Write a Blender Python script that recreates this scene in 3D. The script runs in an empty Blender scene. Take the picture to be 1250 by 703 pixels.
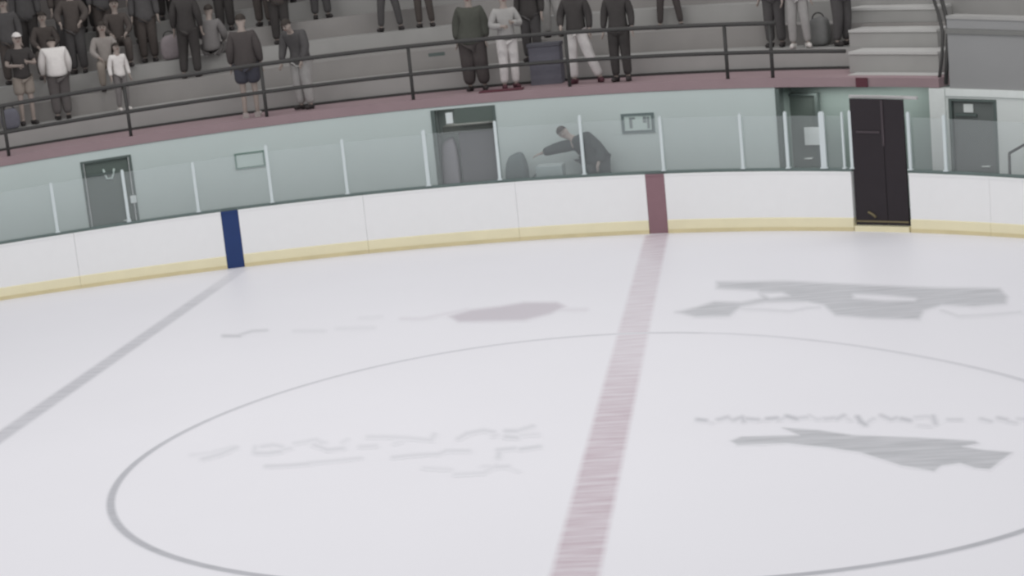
import bpy, bmesh, math, random
import numpy as np
from mathutils import Vector, Matrix
random.seed(4)
C = bpy.context.scene.collection
PI = math.pi

# ------------------------------------------------------------------ camera and measuring
S = 1.12
CAM = np.array([1.528, -16.405, 4.729]) * S
F = 2132.625
YAW, PIT, ROL = -0.1407, 0.18934, -0.09841
def cam_rows(yaw, pitch, roll):
    cy, sy, cp, sp = math.cos(yaw), math.sin(yaw), math.cos(pitch), math.sin(pitch)
    fw = np.array([sy*cp, cy*cp, -sp]); rt = np.array([cy, -sy, 0.0]); up = np.cross(rt, fw)
    c, s = math.cos(roll), math.sin(roll)
    return np.array([c*rt + s*up, -s*rt + c*up, fw])
M3 = cam_rows(YAW, PIT, ROL)
def px(P):
    q = (np.asarray(P, float) - CAM) @ M3.T
    return np.stack([625 + F*q[..., 0]/q[..., 2], 351.5 - F*q[..., 1]/q[..., 2]], -1)
def at(x, y, z=0.0):
    d = M3.T @ np.array([(x-625)/F, -(y-351.5)/F, 1.0])
    return CAM + d*((z-CAM[2])/d[2])
cd = bpy.data.cameras.new('camera'); cam = bpy.data.objects.new('camera', cd); C.objects.link(cam)
cd.sensor_width = 36; cd.lens = F/1250*36; cd.clip_end = 300
cd.dof.use_dof = True; cd.dof.focus_distance = 6.0; cd.dof.aperture_fstop = 8.0
cam.matrix_world = Matrix([[M3[0][i], M3[1][i], -M3[2][i], CAM[i]] for i in range(3)] + [[0, 0, 0, 1]])
bpy.context.scene.camera = cam

# the rink edge in plan: y as a polynomial of x/10, and the slow change of its height
cB = [-0.21755818, -0.80601995, -1.15518538, -3.84567762, -2.2398641, 13.22876231]
cH = [-0.00971357, -0.16596598, -0.1085607, 1.09278554]
BX = np.linspace(-14.3, 8.2, 500)
B = np.stack([BX, np.polyval(cB, BX/10)], 1)
SC = np.polyval(cH, BX/10); H0 = float(SC.max()); SC = SC/H0
L = np.concatenate([[0], np.cumsum(np.hypot(*np.diff(B, axis=0).T))]); LMAX = float(L[-1])
T = np.gradient(B, axis=0); T /= np.hypot(*T.T)[:, None]; N = np.stack([-T[:, 1], T[:, 0]], 1)
ip = lambda l, a: float(np.interp(l, L, a))
def G(l, off, z):                      # along the rink edge, outward from it, up
    return Vector((ip(l, B[:, 0]) + off*ip(l, N[:, 0]), ip(l, B[:, 1]) + off*ip(l, N[:, 1]), z*ip(l, SC)))
def ang(l): return math.atan2(ip(l, T[:, 1]), ip(l, T[:, 0]))
def inv(x, y, off):                    # photo point -> (l, z) on the surface at that offset
    l, z = 2.8 + (x)/1250*19, 1.5
    for _ in range(40):
        p = px(G(l, off, z)); e = np.array([x, y]) - p
        a = (px(G(l+.01, off, z)) - p)/.01; b = (px(G(l, off, z+.01)) - p)/.01
        d = np.linalg.solve(np.stack([a, b], 1), e); l += d[0]; z += d[1]
        if abs(e).max() < .01: break
    return l, z
def lat(x, off, z):                    # photo column -> l at known offset and height
    lo, hi = 0.0, LMAX
    for _ in range(50):
        m = (lo+hi)/2
        if px(G(m, off, z))[0] < x: lo = m
        else: hi = m
    return (lo+hi)/2

# ------------------------------------------------------------------ materials
def s2l(c): c /= 255; return c/12.92 if c <= .04045 else ((c+.055)/1.055)**2.4
MATS = {}
def mat(name, rgb, rough=.7, k=1.0, noise=.06, scale=6.0, metal=0.0, spec=.3):
    if name in MATS: return MATS[name]
    m = bpy.data.materials.new(name); m.use_nodes = True; nt = m.node_tree; p = nt.nodes['Principled BSDF']
    col = [min(.9, s2l(v)*k) for v in rgb]
    tc = nt.nodes.new('ShaderNodeTexCoord'); nz = nt.nodes.new('ShaderNodeTexNoise'); nz.inputs['Scale'].default_value = scale
    nz.inputs['Detail'].default_value = 4
    mx = nt.nodes.new('ShaderNodeMix'); mx.data_type = 'RGBA'
    mx.inputs['A'].default_value = [v*(1-noise) for v in col] + [1]; mx.inputs['B'].default_value = [min(1, v*(1+noise)) for v in col] + [1]
    nt.links.new(tc.outputs['Object'], nz.inputs['Vector']); nt.links.new(nz.outputs['Fac'], mx.inputs['Factor'])
    nt.links.new(mx.outputs['Result'], p.inputs['Base Color'])
    p.inputs['Roughness'].default_value = rough; p.inputs['Metallic'].default_value = metal; p.inputs['Specular IOR Level'].default_value = spec
    MATS[name] = m; return m
ICE = (224, 223, 228)
def ice_mat(name, paint=None, k=1.12, streak=0.0):
    m = bpy.data.materials.new(name); m.use_nodes = True; nt = m.node_tree; p = nt.nodes['Principled BSDF']; ln = nt.links.new
    col = [min(.92, s2l(v)*k) for v in ICE]
    tc = nt.nodes.new('ShaderNodeTexCoord')
    n1 = nt.nodes.new('ShaderNodeTexNoise'); n1.inputs['Scale'].default_value = .35; n1.inputs['Detail'].default_value = 3
    mx = nt.nodes.new('ShaderNodeMix'); mx.data_type = 'RGBA'
    mx.inputs['A'].default_value = [v*.975 for v in col] + [1]; mx.inputs['B'].default_value = [min(1, v*1.02) for v in col] + [1]
    ln(tc.outputs['Object'], n1.inputs['Vector']); ln(n1.outputs['Fac'], mx.inputs['Factor'])
    out = mx.outputs['Result']
    if paint:
        at_ = nt.nodes.new('ShaderNodeAttribute'); at_.attribute_name = 'paint'
        m2 = nt.nodes.new('ShaderNodeMix'); m2.data_type = 'RGBA'; m2.inputs['B'].default_value = [s2l(v)*k for v in paint] + [1]
        ln(out, m2.inputs['A']); fac = at_.outputs['Fac']
        if streak:
            mp = nt.nodes.new('ShaderNodeMapping'); mp.inputs['Scale'].default_value = (1.5, 9, 1)
            n2 = nt.nodes.new('ShaderNodeTexNoise'); n2.inputs['Scale'].default_value = 1.0; n2.inputs['Detail'].default_value = 5
            ln(tc.outputs['Object'], mp.inputs['Vector']); ln(mp.outputs['Vector'], n2.inputs['Vector'])
            mr = nt.nodes.new('ShaderNodeMapRange'); mr.inputs['From Min'].default_value = .35; mr.inputs['From Max'].default_value = .65
            mr.inputs['To Min'].default_value = 1-streak; mr.inputs['To Max'].default_value = 1
            mu = nt.nodes.new('ShaderNodeMath'); mu.operation = 'MULTIPLY'
            ln(n2.outputs['Fac'], mr.inputs['Value']); ln(mr.outputs['Result'], mu.inputs[0]); ln(fac, mu.inputs[1]); fac = mu.outputs[0]
        ln(fac, m2.inputs['Factor']); out = m2.outputs['Result']
    ln(out, p.inputs['Base Color']); p.inputs['Roughness'].default_value = .45; p.inputs['Specular IOR Level'].default_value = .15
    return m

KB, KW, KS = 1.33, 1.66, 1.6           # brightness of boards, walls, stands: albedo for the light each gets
m_board = mat('white_board', (222, 221, 226), .45, KB, .015)
m_kick = mat('yellow_kick', (222, 214, 182), .5, 1.2, .06, 3)
m_cap = mat('grey_cap', (120, 130, 130), .5, KB, .04)
m_blue = mat('blue_board', (34, 54, 98), .45, KB, .05)
m_bred = mat('red_board', (126, 98, 104), .45, KB, .06)
m_post = mat('pale_post', (186, 194, 195), .4, KB, .02)
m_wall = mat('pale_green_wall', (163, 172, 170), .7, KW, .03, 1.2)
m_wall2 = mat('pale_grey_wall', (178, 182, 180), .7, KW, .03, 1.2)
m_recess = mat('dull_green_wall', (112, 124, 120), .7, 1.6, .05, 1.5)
m_dark = mat('dark_rubber', (52, 56, 56), .8, 1.2)
m_door = mat('grey_green_door', (92, 102, 97), .6, 1.2, .04)
m_door2 = mat('grey_door', (102, 107, 105), .6, 1.2, .04)
m_frame = mat('dark_frame', (88, 98, 95), .6, 1.25)
m_trimw = mat('pale_trim', (186, 190, 188), .6, KW)
m_conc = mat('concrete', (126, 123, 121), .9, KS, .12, 1.6)
m_conc2 = mat('light_concrete', (136, 135, 133), .9, KS, .1, 2.0)
m_grey = mat('grey_parapet', (124, 124, 124), .9, KS, .05, 1.0)
m_pink = mat('faded_red_paint', (130, 112, 115), .8, KS, .1, 1.2)
m_rail = mat('dark_rail', (66, 65, 64), .5, 1.1)
m_black = mat('black_gate', (46, 40, 44), .5, 1.0, .12, 3)
m_paper = mat('white_paper', (214, 220, 220), .8, 1.2, .01)
m_maroon = mat('maroon', (88, 52, 60), .8, 1.3)
m_backw = mat('dim_back_wall', (96, 92, 90), .9, KS, .1, .6)
m_skin = mat('skin', (150, 138, 131), .6, 1.2, .04)
m_hair = mat('dark_hair', (58, 52, 48), .7, 1.1)
m_eye = mat('eye_dark', (50, 44, 42), .4)
m_lip = mat('lip', (140, 100, 94), .6)
m_ice = ice_mat('ice')

# glass
m_glass = bpy.data.materials.new('rink_glass'); m_glass.use_nodes = True
nt = m_glass.node_tree; nt.nodes.clear()
o_ = nt.nodes.new('ShaderNodeOutputMaterial'); tr = nt.nodes.new('ShaderNodeBsdfTransparent'); gl = nt.nodes.new('ShaderNodeBsdfGlossy'); df = nt.nodes.new('ShaderNodeBsdfDiffuse')
tr.inputs['Color'].default_value = (.975, .985, .985, 1); gl.inputs['Roughness'].default_value = .15; df.inputs['Color'].default_value = (.8, .85, .86, 1)
a1 = nt.nodes.new('ShaderNodeMixShader'); a2 = nt.nodes.new('ShaderNodeMixShader'); a1.inputs[0].default_value = .065; a2.inputs[0].default_value = .04
nt.links.new(tr.outputs[0], a1.inputs[1]); nt.links.new(df.outputs[0], a1.inputs[2]); nt.links.new(a1.outputs[0], a2.inputs[1]); nt.links.new(gl.outputs[0], a2.inputs[2]); nt.links.new(a2.outputs[0], o_.inputs[0])

# ------------------------------------------------------------------ object helpers
def tag(o, label=None, cat=None, group=None, kind=None):
    if label: o['label'] = label
    if cat: o['category'] = cat
    if group: o['group'] = group
    if kind: o['kind'] = kind
    return o
def link(name, me, m=None, parent=None):
    o = bpy.data.objects.new(name, me); C.objects.link(o)
    if m and me and not me.materials: me.materials.append(m)
    if parent: o.parent = parent; o.matrix_parent_inverse = parent.matrix_world.inverted()
    return o
def empty(name, loc=(0, 0, 0), rz=0.0):
    o = bpy.data.objects.new(name, None); C.objects.link(o); o.location = loc; o.rotation_euler = (0, 0, rz)
    o.empty_display_size = .2; o.matrix_world = Matrix.Translation(Vector(loc)) @ Matrix.Rotation(rz, 4, 'Z'); return o
def finish(bm, name, m, parent=None, bevel=0.0, smooth=False):
    bmesh.ops.remove_doubles(bm, verts=bm.verts, dist=1e-5)
    bmesh.ops.recalc_face_normals(bm, faces=bm.faces)
    if bevel: bmesh.ops.bevel(bm, geom=list(bm.edges), offset=bevel, segments=2, affect='EDGES', profile=.6, clamp_overlap=True)
    if smooth:
        for f in bm.faces: f.smooth = True
    me = bpy.data.meshes.new(name); bm.to_mesh(me); bm.free()
    o = link(name, me, m, parent)
    return o
def sweep(bm, prof, l0, l1, step=.3):   # closed profile [(off, z)] carried along the rink edge
    n = max(1, int(math.ceil((l1-l0)/step))); rings = []
    for i in range(n+1):
        l = l0 + (l1-l0)*i/n; rings.append([bm.verts.new(G(l, o, z)) for o, z in prof])
    k = len(prof)
    for a, b in zip(rings, rings[1:]):
        for j in range(k): bm.faces.new((a[j], a[(j+1) % k], b[(j+1) % k], b[j]))
    bm.faces.new(rings[0]); bm.faces.new(rings[-1][::-1])
def rect(o0, o1, z0, z1): return [(o0, z0), (o1, z0), (o1, z1), (o0, z1)]
def swept(name, profs, m, parent=None, bevel=0):
    bm = bmesh.new()
    for p in profs: sweep(bm, *p)
    return finish(bm, name, m, parent, bevel)
def boxl(name, l, off, z, size, m, parent=None, bevel=.01, rz=0.0, tilt=0.0):   # box standing at (l, off, z) aligned with the edge
    bm = bmesh.new(); bmesh.ops.create_cube(bm, size=1)
    bmesh.ops.scale(bm, vec=size, verts=bm.verts); bmesh.ops.translate(bm, vec=(0, 0, size[2]/2), verts=bm.verts)
    if bevel: bmesh.ops.bevel(bm, geom=list(bm.edges), offset=bevel, segments=2, affect='EDGES', profile=.6, clamp_overlap=True)
    bm.transform(Matrix.Translation(G(l, off, z)) @ Matrix.Rotation(ang(l)+rz, 4, 'Z') @ Matrix.Rotation(tilt, 4, 'Y'))
    return finish(bm, name, m, parent)
def tube(bm, pts, r, seg=8):
    pts = [Vector(p) for p in pts]; rings = []
    for i, p in enumerate(pts):
        d = (pts[min(i+1, len(pts)-1)] - pts[max(i-1, 0)]).normalized()
        u = d.cross(Vector((0, 0, 1)));  u = u.normalized() if u.length > 1e-3 else Vector((1, 0, 0))
        v = u.cross(d)
        rings.append([bm.verts.new(p + u*r*math.cos(2*PI*j/seg) + v*r*math.sin(2*PI*j/seg)) for j in range(seg)])
    for a, b in zip(rings, rings[1:]):
        for j in range(seg): bm.faces.new((a[j], a[(j+1) % seg], b[(j+1) % seg], b[j]))
    bm.faces.new(rings[0]); bm.faces.new(rings[-1][::-1])
def tubes(name, runs, r, m, parent=None):
    bm = bmesh.new()
    for p in runs: tube(bm, p, r)
    return finish(bm, name, m, parent, smooth=True)

# ------------------------------------------------------------------ ICE and its paint
bm = bmesh.new()
nl = 120
front = [bm.verts.new((ip(l, B[:, 0]), ip(l, B[:, 1]), 0)) for l in np.linspace(0, LMAX, nl)]
back_ = [bm.verts.new((ip(l, B[:, 0])*1.0, -10.0, 0)) for l in np.linspace(0, LMAX, nl)]
for i in range(nl-1): bm.faces.new((front[i], back_[i], back_[i+1], front[i+1]))
ice = finish(bm, 'floor', m_ice)
tag(ice, 'white ice sheet of the skating rink', 'ice', kind='structure')
def alpha_mesh(name, verts, faces, alpha, m, label=None):
    me = bpy.data.meshes.new(name); me.from_pydata([tuple(v) for v in verts], [], faces); me.update()
    a = me.attributes.new('paint', 'FLOAT', 'POINT'); a.data.foreach_set('value', np.asarray(alpha, np.float32))
    o = link(name, me, m, ice)
    if label: o['label'] = label
    return o
def ribbon(name, cen, widths, strength, m, label=None, soft=.35, closed=False, z=.0008):
    cen = np.asarray(cen, float); n = len(cen); d = np.gradient(cen, axis=0)
    if closed: d = np.roll(cen, -1, 0) - np.roll(cen, 1, 0)
    d /= np.hypot(*d.T)[:, None]; nn = np.stack([-d[:, 1], d[:, 0]], 1)
    prof = [(-1, 0), (-1+soft, 1), (1-soft, 1), (1, 0)]; V = []; A = []
    for i in range(n):
        for t, a in prof:
            q = cen[i] + nn[i]*t*widths[i]/2; V.append((q[0], q[1], z)); A.append(a*strength[i])
    Fc = []
    for i in range(n if closed else n-1):
        j = (i+1) % n
        for k in range(3): Fc.append((i*4+k, i*4+k+1, j*4+k+1, j*4+k))
    return alpha_mesh(name, V, Fc, A, m, label)
yb = lambda x: float(np.polyval(cB, x/10))
ys = np.linspace(-9.5, yb(0)-.12, 80)
ribbon('center_line', np.stack([0*ys, ys], 1), [.50]*80, np.interp(ys, [-5, 1, 4, 10, 13], [.95, .9, .55, .55, .9]), ice_mat('faded_red_line', (186, 170, 178), streak=.45), 'faded dull red line across the ice', soft=.3)
ys = np.linspace(-9.5, yb(-7.75)-.3, 80)
ribbon('zone_line', np.stack([-7.72 + 0*ys, ys], 1), [.36]*80, np.interp(ys, [-2, 4, 10, 12.2], [.75, .75, .6, .3]), ice_mat('faded_grey_line', (170, 170, 176), streak=.3), 'faded grey blue line across the ice', soft=.5)
circ = [(140, 610), (165, 570), (200, 540), (255, 508), (320, 487), (390, 466), (450, 450), (530, 434), (600, 421), (700, 411), (880, 407), (980, 414), (1080, 427), (1170, 444), (1250, 466), (145, 640), (180, 666), (230, 687), (280, 699), (950, 701), (1050, 692), (1150, 676), (1250, 650)]
cp_ = np.array([at(*c)[:2] for c in circ]); th = np.arctan2(cp_[:, 1], cp_[:, 0]); rr = np.hypot(*cp_.T)
bas = lambda t: np.stack([np.ones_like(t), np.cos(t), np.sin(t), np.cos(2*t), np.sin(2*t), np.cos(3*t), np.sin(3*t)], 1)
co = np.linalg.lstsq(np.vstack([bas(th), .15*np.eye(7)[1:]]), np.concatenate([rr, np.zeros(6)]), rcond=None)[0]
tt = np.linspace(0, 2*PI, 241)[:-1]; rf = bas(tt) @ co
cen = np.stack([rf*np.cos(tt), rf*np.sin(tt)], 1)
ribbon('faceoff_circle', cen, [.125]*240, np.interp(cen[:, 1], [-4, 0, 2.5, 5], [.85, .8, .5, .4])*np.where((cen[:, 0] > 1) & (cen[:, 1] > 0), .65, 1), ice_mat('faded_circle_line', (160, 161, 167), streak=.12), 'thin faded grey centre circle painted in the ice', soft=.6, closed=True, z=.001)
# marks in the ice: soft-edged shapes laid out on a fine grid of the ice plane
def seg_d(P, a, b):
    a = np.array(a, float); b = np.array(b, float); ab = b-a; t = np.clip(((P-a) @ ab)/max(ab @ ab, 1e-9), 0, 1); q = P - a - t[..., None]*ab
    return np.hypot(q[..., 0], q[..., 1]*1.6)
def poly_d(P, pts):
    d = np.min([seg_d(P, pts[i], pts[(i+1) % len(pts)]) for i in range(len(pts))], axis=0); ins = np.zeros(P.shape[:-1], bool)
    for i in range(len(pts)):
        (x1, y1), (x2, y2) = pts[i], pts[(i+1) % len(pts)]
        if y1 == y2: continue
        ins ^= ((P[..., 1] < y1) != (P[..., 1] < y2)) & (P[..., 0] < x1 + (P[..., 1]-y1)*(x2-x1)/(y2-y1))
    return np.where(ins, -d, d)
def mark(name, m, polys=(), strokes=(), label=None, step=2.0, soft=3.0):
    allp = np.array([p for s in polys for p in s[1]] + [p for s in strokes for p in s[2]], float)
    x0, y0 = allp.min(0) - 9; x1, y1 = allp.max(0) + 9
    X, Y = np.meshgrid(np.arange(x0, x1, step), np.arange(y0, y1, step*.6)); P = np.stack([X, Y], -1); A = np.zeros(X.shape)
    for st, pts in polys:
        a = np.clip(.5 - poly_d(P, pts)/(2*soft), 0, 1)*abs(st); A = A*(1-a/abs(st)*(st < 0)) if st < 0 else np.maximum(A, a)
    for st, w, pts in strokes:
        d = np.min([seg_d(P, a, b) for a, b in zip(pts, pts[1:])], axis=0) - w/2
        a = np.clip(.5 - d/(2*soft), 0, 1)*abs(st); A = A*(1-a) if st < 0 else np.maximum(A, a)
    h, w_ = X.shape; V = [at(x, y, .0012) for x, y in zip(X.ravel(), Y.ravel())]; Fc = []
    for i in range(h-1):
        for j in range(w_-1):
            if max(A[i, j], A[i, j+1], A[i+1, j], A[i+1, j+1]) > .06: Fc.append((i*w_+j, (i+1)*w_+j, (i+1)*w_+j+1, i*w_+j+1))
    used = sorted({k for f in Fc for k in f}); mp = {k: i for i, k in enumerate(used)}; Af = A.ravel()
    return alpha_mesh(name, [V[k] for k in used], [tuple(mp[k] for k in f) for f in Fc], [Af[k] for k in used], m, label)
mk_grey = ice_mat('worn_grey_paint', (174, 175, 179), streak=.3); mk_pink = ice_mat('worn_pink_paint', (190, 184, 191)); mk_text = ice_mat('worn_lettering_paint', (166, 167, 173)); mk_faint = ice_mat('faint_lettering_paint', (186, 187, 192))
mark('ice_logo', mk_grey, polys=[
    (.85, [(875, 344), (960, 343), (1060, 348), (1140, 351), (1220, 352), (1230, 362), (1228, 371), (1190, 374), (1150, 372), (1128, 379), (1122, 390), (1060, 388), (1020, 385), (1005, 372), (985, 368), (935, 369), (905, 374), (890, 386), (850, 387), (826, 381), (850, 375), (872, 368), (905, 369), (930, 364), (925, 355), (875, 352)]),
    (-.8, [(1042, 359), (1075, 360), (1118, 364), (1116, 367), (1080, 367), (1042, 364)]), (-.5, [(930, 358), (955, 357), (963, 361), (940, 364)])],
    strokes=[(.6, 2, [(905, 377), (935, 378), (965, 380), (985, 376), (1000, 375)]), (.5, 3, [(1150, 379), (1170, 386), (1212, 384), (1245, 381)]), (.6, 3, [(826, 381), (860, 378), (880, 370)])],
    label='large worn grey logo by the far boards', soft=4)
mark('ice_swoosh', mk_grey, polys=[
    (.95, [(892, 538), (905, 533), (975, 531), (955, 522), (1000, 525), (1040, 531), (1120, 534), (1190, 538), (1195, 541), (1175, 545), (1200, 549), (1236, 552), (1222, 562), (1208, 573), (1190, 571), (1172, 565), (1150, 568), (1140, 575), (1100, 568), (1050, 552), (1010, 546), (960, 541), (900, 543)])],
    label='solid grey swoosh painted under the lettering', soft=2.5)
tx = [(.7, 4, [(852, 512), (861, 513)]), (.25, 2, [(861, 514), (870, 516)]), (.55, 4, [(877, 512), (888, 509)]), (.5, 3, [(888, 509), (895, 513)]), (.6, 4, [(897, 512), (906, 509), (908, 514)]), (.6, 4, [(912, 511), (925, 512)]), (.3, 2, [(925, 514), (934, 513)]), (.7, 4, [(937, 511), (948, 510)]), (.4, 3, [(950, 513), (962, 508)]), (.7, 5, [(961, 508), (972, 511)]), (.5, 3, [(974, 510), (985, 509)]), (.35, 3, [(988, 507), (998, 512), (1006, 510)]), (.5, 4, [(1008, 511), (1018, 510)]), (.55, 4, [(1022, 511), (1030, 507)]), (.3, 3, [(1030, 508), (1038, 513)]), (.7, 5, [(1047, 509), (1051, 515), (1056, 518)]), (.4, 3, [(1058, 516), (1066, 511)]), (.55, 4, [(1076, 507), (1088, 512), (1094, 510)]), (.65, 5, [(1101, 511), (1110, 513)]), (.35, 3, [(1118, 509), (1132, 508), (1142, 513)]), (.55, 4, [(1139, 508), (1142, 517)]), (.25, 3, [(1122, 519), (1135, 520)]), (.45, 3, [(1158, 512), (1173, 512)]), (.5, 3, [(1198, 511), (1209, 514)]), (.55, 4, [(1219, 510), (1228, 512)]), (.4, 3, [(1230, 514), (1240, 516)]), (.35, 3, [(1243, 511), (1262, 512)])]
mark('ice_lettering', mk_text, strokes=[(a, w+2, q) for a, w, q in tx], label='line of worn illegible grey lettering above the swoosh', soft=3.4, step=1.6)
tl = [(.5, 4, [(248, 560), (270, 554), (288, 546)]), (.25, 3, [(234, 555), (262, 552)]), (.3, 3, [(262, 551), (285, 545)]),
      (.55, 4, [(312, 553), (328, 553), (342, 551)]), (.45, 4, [(320, 545), (334, 543), (344, 545)]), (.4, 3, [(312, 545), (310, 552)]), (.4, 3, [(345, 549), (354, 547)]),
      (.4, 3, [(360, 541), (372, 539), (386, 536), (392, 541)]), (.5, 4, [(384, 543), (400, 549), (418, 547)]), (.35, 4, [(388, 538), (396, 540)]), (.3, 3, [(418, 540), (424, 536)]),
      (.4, 4, [(440, 545), (458, 544)]), (.4, 4, [(450, 533), (470, 533), (494, 534), (526, 537), (530, 530)]), (.3, 3, [(482, 541), (490, 539)]),
      (.5, 4, [(560, 535), (570, 529), (590, 525), (602, 527)]), (.35, 4, [(602, 532), (606, 531)]), (.55, 5, [(618, 526), (630, 526)]), (.55, 5, [(618, 533), (630, 534)]), (.5, 4, [(634, 525), (650, 520)]), (.3, 4, [(636, 531), (656, 530)]),
      (.6, 3, [(325, 569), (350, 568), (376, 566)]), (.45, 3, [(376, 565), (410, 562), (440, 559)]), (.5, 3, [(480, 558), (510, 555), (535, 554), (545, 550), (572, 550)]),
      (.5, 4, [(608, 549), (628, 547)]), (.6, 4, [(636, 548), (658, 545)]), (.5, 4, [(609, 553), (608, 558)]),
      (.3, 4, [(518, 571), (550, 573)]), (.35, 4, [(556, 579), (590, 577), (606, 568)]), (.45, 4, [(606, 570), (620, 569)]), (.3, 4, [(590, 569), (598, 569)]), (.25, 3, [(622, 571), (632, 575)])]
mark('ice_lettering', mk_faint, strokes=[(a, w+2, q) for a, w, q in tl], label='faint slanting lines of illegible grey lettering in the circle', soft=3.6, step=1.6)
mark('ice_smudge', mk_pink, polys=[(.85, [(548, 386), (575, 378), (610, 374), (640, 369), (680, 369), (690, 374), (672, 383), (640, 391), (560, 393)])], strokes=[(.45, 3, [(490, 389), (515, 389), (545, 383), (570, 378)]), (.35, 5, [(680, 378), (715, 378)]), (.4, 3, [(620, 374), (645, 370)])], label='dull pink worn logo by the far boards', soft=4)
mark('ice_smudge', mk_grey, strokes=[(.8, 5, [(273, 410), (292, 410)]), (.7, 4, [(292, 409), (308, 404), (325, 403)])], label='small dark grey smear inside the zone line', soft=2.5)
mark('ice_smudge', mk_faint, strokes=[(.3, 5, [(360, 404), (395, 404)]), (.25, 6, [(412, 401), (455, 400)]), (.2, 4, [(440, 388), (465, 386)])], label='very faint grey smear on the ice', soft=4)

# ------------------------------------------------------------------ BOARDS
def board(x0, x1, label, m=m_board, kick=True, group='rink board panels', name='board_panel'):
    l0 = lat(x0, 0, .5) if x0 > -150 else 0.05
    l1 = lat(x1, 0, .5) if x1 < 1350 else LMAX-.05
    r = empty(name, G((l0+l1)/2, 0, 0), ang((l0+l1)/2)); g = .002
    swept('panel_face', [(rect(0, .11, (.0 if not kick else .25), H0-.035), l0+g, l1-g)], m, r)
    if kick:
        swept('kick_plate', [([(-.012, .07), (.11, .07), (.11, .25), (0, .25), (-.012, .235)], l0+g, l1-g)], m_kick, r)
        swept('scuff_strip', [([(-.018, 0), (.11, 0), (.11, .069), (-.018, .069)], l0+g, l1-g)], mat('tan_scuffed_strip', (204, 192, 154), .6, 1.2, .15, 2.5), r)
    swept('cap_rail', [(rect(-.012, .14, H0-.035, H0), l0+g, l1-g)], m if not kick else m_board, r)
    swept('glass_channel', [(rect(.035, .105, H0+.001, H0+.05), l0+g, l1-g)], mat('channel_grey', (98, 110, 108), .6, 1.2), r)
    swept('back_strip', [(rect(.11, .15, H0-.12, H0-.036), l0+g, l1-g)], m_cap, r)
    tag(r, label, 'rink board', group); return r
board(-400, -40, 'white board panel with yellow kick strip, beyond the left edge of the photo')
board(-40, 95, 'leftmost white board panel in the photo, with yellow kick strip')
board(95, 274, 'white board panel ending at the left side of the blue stripe')
board(274, 295, 'narrow blue striped panel in the white boards', m_blue, False, None)
board(295, 447, 'white board panel on the right side of the blue stripe')
board(447, 632, 'white board panel below the glass in front of the open doorway')
board(632, 790.5, 'white board panel ending at the left side of the dull red stripe')
board(790.5, 813.5, 'narrow dull red striped panel in the white boards', m_bred, False, None)
board(813.5, 1041, 'long white board panel between the red stripe and the black gate')
board(1111, 1209, 'white board panel on the right side of the black gate')
board(1209, 1400, 'rightmost white board panel in the photo, with yellow kick strip')

# glass posts and panes
PZ0, PZ1 = H0, 2.2
posts = [(-60, 'pale glass post beyond the left edge of the photo', 72), (71, 'leftmost pale glass post, left of the green door', 72), (158, 'pale glass post in front of the green door with the light mark', 74), (243, 'pale glass post left of the blue board stripe', 70),
         (333, 'pale glass post on the right of the small framed green sign', 80), (425, 'pale glass post midway between blue stripe and open doorway', 75), (524, 'pale glass post at the left jamb of the open doorway', 76), (611, 'pale glass post at the right jamb of the open doorway', 80),
         (714, 'pale glass post in front of the bent figure', 80), (811, 'pale glass post above the dull red board stripe', 73), (908, 'pale glass post midway between red stripe and recessed entrance', 74), (963, 'pale glass post at the left side of the recessed entrance', 76),
         (1007, 'wide pale glass post on the right of the white paper notice', 76), (1032, 'thin pale glass post just left of the black gate', 76), (1041.5, 'white gate post on the left side of the black gate', 78), (1112.5, 'white gate post on the right side of the black gate', 78), (1156, 'pale glass post left of the grey door', 76), (1330, 'pale glass post beyond the right edge of the photo', 76)]
bm = bmesh.new()
def post_mesh(w, d, h):
    bm = bmesh.new()
    for (z0, z1, ww, dd) in ((0, .02, w+.03, d+.03), (.02, h-.02, w, d), (h-.02, h, w*.7, d*.7)):
        q = bmesh.ops.create_cube(bm, size=1)['verts']; bmesh.ops.scale(bm, vec=(ww, dd, z1-z0), verts=q); bmesh.ops.translate(bm, vec=(0, 0, (z0+z1)/2), verts=q)
    bmesh.ops.recalc_face_normals(bm, faces=bm.faces)
    me = bpy.data.meshes.new('glass_post'); bm.to_mesh(me); bm.free(); return me
bm.free()
pls = []
for x, lab, hpx in posts:
    l = lat(x, .06, H0) if 0 <= x <= 1250 else (lat(0, .06, H0)-1.4 if x < 0 else lat(1250, .06, H0)+.9)
    w = .10 if x in (1007,) else (.07 if x in (524,) else (.035 if x == 1032 else .054)); hgt = (PZ1-H0-.05)*ip(l, SC)*hpx/75
    o = link('glass_post', post_mesh(w, .04, hgt), m_post); o.location = G(l, .048, H0+.051); o.rotation_euler = (0, 0, ang(l))
    tag(o, lab, 'post', 'pale posts holding the rink glass'); pls.append((l, w))
plabs = ['glass screen at the far left edge of the boards', 'glass screen between leftmost post and green door', 'glass screen over the right part of the green door', 'glass screen above the boards left of the blue stripe', 'glass screen in front of wall right of small framed green sign',
         'glass screen third to the left of the open doorway', 'glass screen in front of the open doorway', 'glass screen in front of the clutter left of the bent figure', 'glass screen in front of the wall sign with dark frame', 'glass screen just right of the dull red board stripe', 'narrow glass screen at the left jamb of the recessed entrance',
         'glass screen in front of the white paper notice', 'narrow glass screen between the wide post and the thin post', None, None, 'narrow glass screen between the black gate and the grey door', 'wide glass screen in front of the grey door and lower handrail']
plabs[3] = 'glass screen in front of the small framed green sign'; plabs[4] = 'glass screen second to the right of the blue board stripe'; plabs[5] = 'glass screen touching the left jamb post of the open doorway'
for i, lab in enumerate(plabs):
    if not lab: continue
    (a, wa), (b, wb) = pls[i], pls[i+1]
    tag(swept('glass_screen', [(rect(.086, .096, H0+.052, PZ1-.07), a+.02, b-.02)], m_glass), lab, 'glass screen', 'rink glass screens')

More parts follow.
